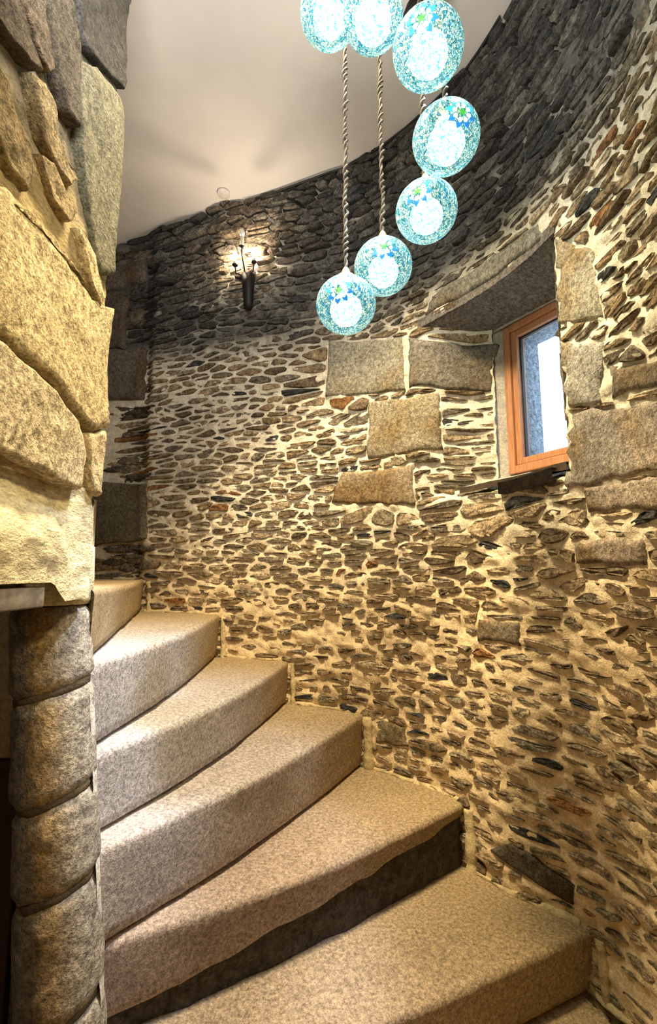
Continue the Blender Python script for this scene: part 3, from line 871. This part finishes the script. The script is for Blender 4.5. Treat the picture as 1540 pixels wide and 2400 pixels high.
dk = sstep(.50, .95, P[:, 2] + .1 * fbm(P, 4, 2, 4))[:, None]
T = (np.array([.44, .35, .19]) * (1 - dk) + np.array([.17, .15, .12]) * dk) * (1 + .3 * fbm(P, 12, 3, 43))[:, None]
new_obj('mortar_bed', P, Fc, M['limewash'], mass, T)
# bottom of the granite course (the overhanging arris), and the solid behind
V, Fc = box((XM - .19, -.22, 1.03), (.34, 2.2, 1.74)); new_obj('wall_core', V, Fc, M['limewash'], mass, np.tile([.3, .25, .16], (len(V), 1)))
def mass_map(s, t, h): return mass_pt(s, t, h)
MB = [
    ([(-60, 770), (0, 802), (100, 893), (180, 985), (196, 1060), (186, 1148), (150, 1138), (80, 1098), (0, 1060), (-60, 1040)], (.47, .40, .27), .010),
    ([(-40, 420), (0, 435), (75, 520), (140, 600), (205, 700), (275, 730), (278, 860), (275, 1004), (212, 1012), (110, 880), (0, 786), (-40, 760)], (.50, .41, .24), .010),
    ([(203, 1020), (240, 1008), (280, 1010), (276, 1150), (240, 1168), (212, 1150)], (.50, .40, .24), .009),
    ([(188, 140), (225, 160), (295, 240), (285, 560), (268, 650), (228, 640), (205, 520), (186, 350)], (.12, .115, .075), .006),
    ([(-30, 140), (0, 185), (45, 300), (78, 400), (60, 450), (20, 400), (-30, 300)], (.22, .17, .09), .009),
    ([(62, 165), (108, 205), (130, 330), (176, 425), (160, 438), (118, 380), (92, 320)], (.25, .195, .105), .010),
    ([(82, 352), (118, 382), (166, 500), (152, 526), (112, 455)], (.28, .215, .115), .010),
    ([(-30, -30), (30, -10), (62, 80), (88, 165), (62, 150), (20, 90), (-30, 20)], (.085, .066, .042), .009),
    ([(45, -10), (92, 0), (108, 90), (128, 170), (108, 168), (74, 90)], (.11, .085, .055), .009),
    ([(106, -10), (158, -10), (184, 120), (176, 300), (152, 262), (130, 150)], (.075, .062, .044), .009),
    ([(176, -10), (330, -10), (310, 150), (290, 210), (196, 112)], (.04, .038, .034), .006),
    ([(172, 530), (206, 590), (232, 700), (226, 722), (196, 660)], (.46, .38, .22), .014),
    ([(10, 478), (50, 492), (120, 560), (190, 670), (170, 640), (90, 545), (40, 500)], (.42, .33, .18), .012),
    ([(-20, 215), (5, 240), (28, 330), (20, 350), (-20, 300)], (.17, .13, .075), .009),
]
rm = random.Random(5)
z_ = .16                                  # the same masonry carries on towards the viewer, outside the picture
while z_ < 1.8:
    hz = rm.uniform(.10, .26) if z_ < .8 else rm.uniform(.07, .14)
    y_ = .50 - (.10 if z_ > .6 else 0) + rm.uniform(-.04, .02)
    while y_ > -1.2:
        w_ = rm.uniform(.16, .42)
        j = lambda: rm.uniform(-.008, .008)
        q_ = [(y_ - w_ + j(), z_ + .008 + j()), (y_ - w_ / 2, z_ + .006 + j()), (y_ - .012 + j(), z_ + .008 + j()), (y_ - .012 + j(), z_ + hz - .008 + j()), (y_ - w_ / 2, z_ + hz - .006 + j()), (y_ - w_ + j(), z_ + hz - .008 + j())]
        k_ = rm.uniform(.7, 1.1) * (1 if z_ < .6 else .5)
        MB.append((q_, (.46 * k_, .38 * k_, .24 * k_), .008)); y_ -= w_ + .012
    z_ += hz + .006
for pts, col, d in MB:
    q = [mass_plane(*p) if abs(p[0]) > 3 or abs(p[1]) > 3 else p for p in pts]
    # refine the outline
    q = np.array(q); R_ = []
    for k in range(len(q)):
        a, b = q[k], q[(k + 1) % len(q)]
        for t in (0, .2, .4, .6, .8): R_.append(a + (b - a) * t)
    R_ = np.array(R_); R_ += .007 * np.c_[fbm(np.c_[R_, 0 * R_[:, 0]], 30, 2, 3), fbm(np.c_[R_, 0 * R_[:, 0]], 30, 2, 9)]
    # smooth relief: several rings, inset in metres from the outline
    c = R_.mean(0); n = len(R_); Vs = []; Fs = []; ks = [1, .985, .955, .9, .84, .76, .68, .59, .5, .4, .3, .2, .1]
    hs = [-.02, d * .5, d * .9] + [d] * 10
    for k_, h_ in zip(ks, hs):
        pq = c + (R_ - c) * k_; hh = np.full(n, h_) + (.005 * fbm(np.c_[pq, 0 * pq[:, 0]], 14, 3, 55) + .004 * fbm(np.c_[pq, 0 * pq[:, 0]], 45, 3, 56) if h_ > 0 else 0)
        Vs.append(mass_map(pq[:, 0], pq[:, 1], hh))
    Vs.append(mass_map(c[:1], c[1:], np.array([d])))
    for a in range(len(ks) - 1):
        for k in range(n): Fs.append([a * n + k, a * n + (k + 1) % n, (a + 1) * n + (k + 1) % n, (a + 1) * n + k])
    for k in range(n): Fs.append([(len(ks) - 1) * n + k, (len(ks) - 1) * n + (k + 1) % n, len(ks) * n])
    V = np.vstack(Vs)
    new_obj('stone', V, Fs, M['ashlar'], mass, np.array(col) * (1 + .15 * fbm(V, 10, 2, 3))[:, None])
# limewashed band under the arris
def fn(u, v):
    y = -1.4 + u ** .6 * (1.40 + EDGE + .20); z = .165 - v * (.215 - .034 * sstep(.86, .82, y))
    P = np.stack([y, z, 0 * z], -1)
    e = sstep(.84, .90, y)                                     # flush near the newel, set back to its left
    h = -.022 * (1 - e) + .010 * fbm(P, 9, 3, 71) + .005 * fbm(P, 34, 3, 72) - .02 * v * e * 0 + .03 * (1 - e) * sstep(.15, .05, z) - .006
    Q = mass_pt(y, z, h); return Q
P, Fc = grid(170, 40, fn)
new_obj('limewash_band', P, Fc, M['limewash'], mass, np.array([.78, .70, .48]) * (1 + .08 * fbm(P, 15, 3, 43))[:, None])
V, Fc = box((XM - .19, -.24, .055), (.30, 2.2, .215)); new_obj('lintel_core', V, Fc, M['limewash'], mass, np.tile([.5, .45, .3], (len(V), 1)))
V, Fc = box((XM - .118, -.29, -.040), (.22, 2.20, .034), 0, .003); new_obj('slate_lintel', V, Fc, M['slate2'] if 'slate2' in M else rock_mat('grey_slate', (.26, .23, .20), .8, 1.15, 20, 80, .3, .003), mass)
# capital under the far end
c = ncen(-.05)
V, Fc = lathe([(NR - .002, -.018), (NR + .004, -.008), (NR + .006, .03), (NR + .004, .10)], (c[0], c[1], -.045), 40)
V[:, :2] += (.003 * fbm(V, 30, 2, 5))[:, None]
new_obj('corbel', V, Fc, M['limewash'], mass, np.tile([.74, .66, .45], (len(V), 1)))

# things in the dark doorway left of the newel
d1 = empty('door_1', (-.98, 1.30, -1.5)); tag(d1, 'dark doorway with cream post left of the column', kind='structure')
V, Fc = box((-1.03, 1.37, -.30), (.09, .05, .42), 0, .012); new_obj('post', V, Fc, M['cream'], d1)
V, Fc = box((-.98, 1.36, -.98), (.30, .03, .95), .1, .004); new_obj('panel', V, Fc, M['dark_wood'], d1)
V, Fc = box((-1.25, 1.42, -.55), (.34, .03, 1.9), .1, .004); new_obj('panel', V, Fc, M['dark_wood'], d1)

# ------------------------------------------------------------------ pendant lamps
def sphere_dir(c, R, ob, dirv, off, tang):
    """point on the globe around direction dirv, displaced by tangent offset (radians)"""
    a, b = tang; v = dirv * math.cos(math.hypot(*off)) + (a * off[0] + b * off[1]) * (math.sin(math.hypot(*off)) / max(1e-9, math.hypot(*off)))
    return np.array([c[0] + v[0] * R, c[1] + v[1] * R, c[2] + v[2] * R * ob])

GLOBES = [  # survey u, v, depth, radius, label, direction the glass flower faces (photo offset)
    (772, 33, 1.20, .074, 'highest mosaic glass pendant, leftmost of the two cut by the top edge', None),
    (874, 40, 1.07, .068, 'mosaic glass pendant overlapping the highest left one, cut by the top edge', None),
    (1003, 115, 1.00, .074, 'largest blue mosaic pendant at upper right with a green star near its top', (-15, -72)),
    (1045, 325, 1.06, .074, 'rightmost mosaic pendant, hanging fourth from the bottom beside the dark wall', (38, -62)),
    (999, 496, 1.19, .0765, 'mosaic pendant third from the bottom with a brass cap', (-20, -47)),
    (898, 626, 1.29, .0785, 'mosaic pendant second from the bottom, directly right of the lowest one', (2, -48)),
    (811, 715, 1.22, .0770, 'lowest mosaic pendant on the longest twisted cord', (-16, -35)),
]
for gi, (u_, v_, dep, R, label, mot) in enumerate(GLOBES):
    c = ray(u_, v_) * dep; ob = .93
    root = empty('pendant_lamp', tuple(c)); tag(root, label, 'pendant lamp', 'cluster of seven mosaic glass pendants')
    # globe with a small opening at the neck
    prof = [(R * math.sin(t), -R * ob * math.cos(t)) for t in np.linspace(.02, math.pi - .22, 30)]
    V, Fc = lathe(prof, c, 48, False); Fc.append(list(range(48))[::-1])
    new_obj('glass_shade', V, Fc, M['mosaic'], root)
    rb = .041
    V, Fc = lathe([(rb * math.sin(t), -rb * math.cos(t)) for t in np.linspace(.03, 2.6, 14)] + [(.014, rb * 1.25), (.013, R * ob * .92)], (c[0], c[1], c[2] - .014), 24)
    new_obj('bulb', V, Fc, M['bulb_cool'], root)
    # brass cap with small beads
    top = c[2] + R * ob
    V, Fc = lathe([(.032, -.012), (.033, -.007), (.025, .004), (.013, .013), (.009, .026), (.004, .034)], (c[0], c[1], top), 20)
    cap = new_obj('cap', V, Fc, M['brass'], root)
    bd = []
    for q in range(5):
        t = q * 2 * math.pi / 5 + .3; bd.append(lathe([(.0045 * math.sin(x), -.0045 * math.cos(x)) for x in np.linspace(.05, 3.09, 7)], (c[0] + .021 * math.cos(t), c[1] + .021 * math.sin(t), top + .002), 8))
    new_obj('bead', *join(bd), M['brass'], cap)
    # twisted pair of cord
    zc0, zc1 = top + .026, Z_CEIL - .012; n = int((zc1 - zc0) / .0035) + 2; zz = np.linspace(zc0, zc1, n); cords = []
    wob = .0035 * fbm(np.c_[zz, 0 * zz + gi * 3.3, 0 * zz], 22, 2, gi)
    for s in (0, math.pi):
        an = zz * 2 * math.pi / .042 + s + .8 * np.sin(zz * 37 + gi); rr = .0042 + .0018 * np.sin(zz * 61 + gi)
        cords.append(tube(np.stack([c[0] + wob + rr * np.cos(an), c[1] + rr * np.sin(an), zz], -1), .0031, 6))
    new_obj('cord', *join(cords), M['cord'], root)
    if mot:
        # glass flower: green star in a ring of blue petals on the side turned to the stairs
        dt = ray(u_ + mot[0], v_ + mot[1]); dt = dt / np.linalg.norm(dt)
        cc = c.copy(); b_ = dt @ cc; disc = b_ * b_ - cc @ cc + (R * .985) ** 2
        t = b_ - math.sqrt(max(disc, 0)); hit = dt * t; dv = (hit - cc) / np.array([1, 1, ob]); dv /= np.linalg.norm(dv)
        ta = np.cross(dv, [0, 0, 1.]); ta /= np.linalg.norm(ta); tb = np.cross(ta, dv)
        def flower(name, pts_list, mat):
            ps = []
            for pts in pts_list:
                V = [sphere_dir(c, R + .0015, ob, dv, p, (ta, tb)) for p in pts]; V0 = [sphere_dir(c, R - .002, ob, dv, p, (ta, tb)) for p in pts]
                m_ = len(pts); ce = np.mean(V, 0) + dv * .0004
                Fs = [[k, (k + 1) % m_, m_] for k in range(m_)] + [[m_ + 1 + k, m_ + 1 + (k + 1) % m_, (k + 1) % m_, k] for k in range(m_)]
                ps.append((np.array(V + [ce] + V0), Fs))
            new_obj(name, *join(ps), mat, root, smooth=False)
        r1 = .13
        flower('green_star', [[((r1 if k % 2 == 0 else r1 * .42) * math.cos(k * math.pi / 5 + .4), (r1 if k % 2 == 0 else r1 * .42) * math.sin(k * math.pi / 5 + .4)) for k in range(10)]], M['star'])
        pet = []; wp_ = []
        for q in range(8):
            a = q * math.pi / 4 + .2
            f = lambda r_, da: (r_ * math.cos(a + da), r_ * math.sin(a + da))
            pet.append([f(.27, -.30), f(.36, -.24), f(.46, 0), f(.36, .24), f(.27, .30), f(.31, 0)])
            wp_.append([f(.16, 0), f(.20, -.25), f(.27, -.22), f(.29, 0), f(.27, .22), f(.20, .25)])
        flower('blue_petals', pet[4:], M['petal']); flower('turquoise_petals', pet[:4], M['petal2']); flower('white_petals', wp_, M['white_glass'])
# iron canopy on the ceiling that carries the cords
cc = np.mean([ray(g[0], g[1])[:2] * g[2] for g in GLOBES], 0)
V, Fc = lathe([(.02, -.022), (.17, -.020), (.185, -.012), (.185, .003)], (cc[0] + .02, cc[1], Z_CEIL - .012), 40)
o = new_obj('ceiling_rose', V, Fc, M['iron'], loc=(cc[0] + .02, cc[1], Z_CEIL)); tag(o, 'round black iron ceiling rose that carries the pendant cords', 'ceiling rose')
# dark iron bracket seen between the two upper pendants
p0 = ray(945, 62) * 1.38; p1 = ray(1012, -40) * 1.42
o = new_obj('iron_bracket', *tube([p0, p0 * .6 + p1 * .4, p1, (p1[0] + .02, p1[1], Z_CEIL)], [.012, .026, .024, .02], 10), M['iron'], loc=tuple(p1)); tag(o, 'short dark bracket between the two upper mosaic pendants', 'bracket')

# ------------------------------------------------------------------ wall lamp (three candle arms)
ph, z = on_wall(588, 665)
bp_ = np.array(pw(ph, z, .0)); nr = np.array([AX - bp_[0], AY - bp_[1], 0]); nr /= np.linalg.norm(nr); tg = np.array([nr[1], -nr[0], 0])
if tg[0] < 0: tg = -tg
sc = empty('wall_lamp', tuple(bp_)); tag(sc, 'black wrought-iron wall lamp with three candle arms, two bulbs lit', 'wall lamp')
def sp_(x, zz, d): return bp_ + tg * x + nr * d + np.array([0, 0, zz])
# tapering quiver-shaped back
V = []; Fc = []
lv = [(-.150, .010, .02), (-.135, .022, .035), (-.03, .030, .05), (.015, .034, .055)]
secs = []
for zz, w, dpt in lv:
    ring_ = [sp_(w * math.cos(t), zz, .016 + dpt * .5 + dpt * .5 * math.sin(t)) for t in np.linspace(0, 2 * math.pi, 14, endpoint=False)]
    secs += ring_
for a in range(3):
    for q in range(14): Fc.append([a * 14 + q, a * 14 + (q + 1) % 14, (a + 1) * 14 + (q + 1) % 14, (a + 1) * 14 + q])
Fc += [list(range(14))[::-1], [42 + q for q in range(14)]]
new_obj('back_plate', np.array(secs), Fc, M['iron'], sc)
V, Fc = box((0, 0, 0), (.058, .008, .055), 0, .002)
V = np.array([bp_ + tg * v[0] + nr * (v[1] + .022) + np.array([0, 0, v[2] + .045]) for v in V]); new_obj('plate', V, Fc, plain('purple_brown_iron', (.10, .055, .05), .5, .4), sc)
arms = [(-.062, .060, .050, True, .030), (-.018, .125, .085, False, .055), (.030, .070, .045, True, .030)]
for x, ztop, dpt, lit, ch in arms:
    pth = [sp_(x * .2, -.03, .05), sp_(x * .5, .01, .06), sp_(x * .9, ztop - .04, dpt + .01), sp_(x, ztop, dpt + .01)]
    arm = new_obj('arm', *tube(pth, .0038, 8), M['iron'], sc)
    p = sp_(x, ztop, dpt + .01)
    new_obj('drip_cup', *lathe([(.004, -.004), (.012, .0), (.015, .006), (.013, .006), (.004, .002)], p, 16), M['iron'], arm)
    new_obj('candle_sleeve', *lathe([(.008, .002), (.0085, ch), (.006, ch + .002)], p, 14), M['candle'], arm)
    bm_ = M['bulb_warm'] if lit else M['filament_glass']
    new_obj('bulb', *lathe([(.006, ch), (.0115, ch + .014), (.0125, ch + .022), (.009, ch + .036), (.002, ch + .046)], p, 14), bm_, arm)
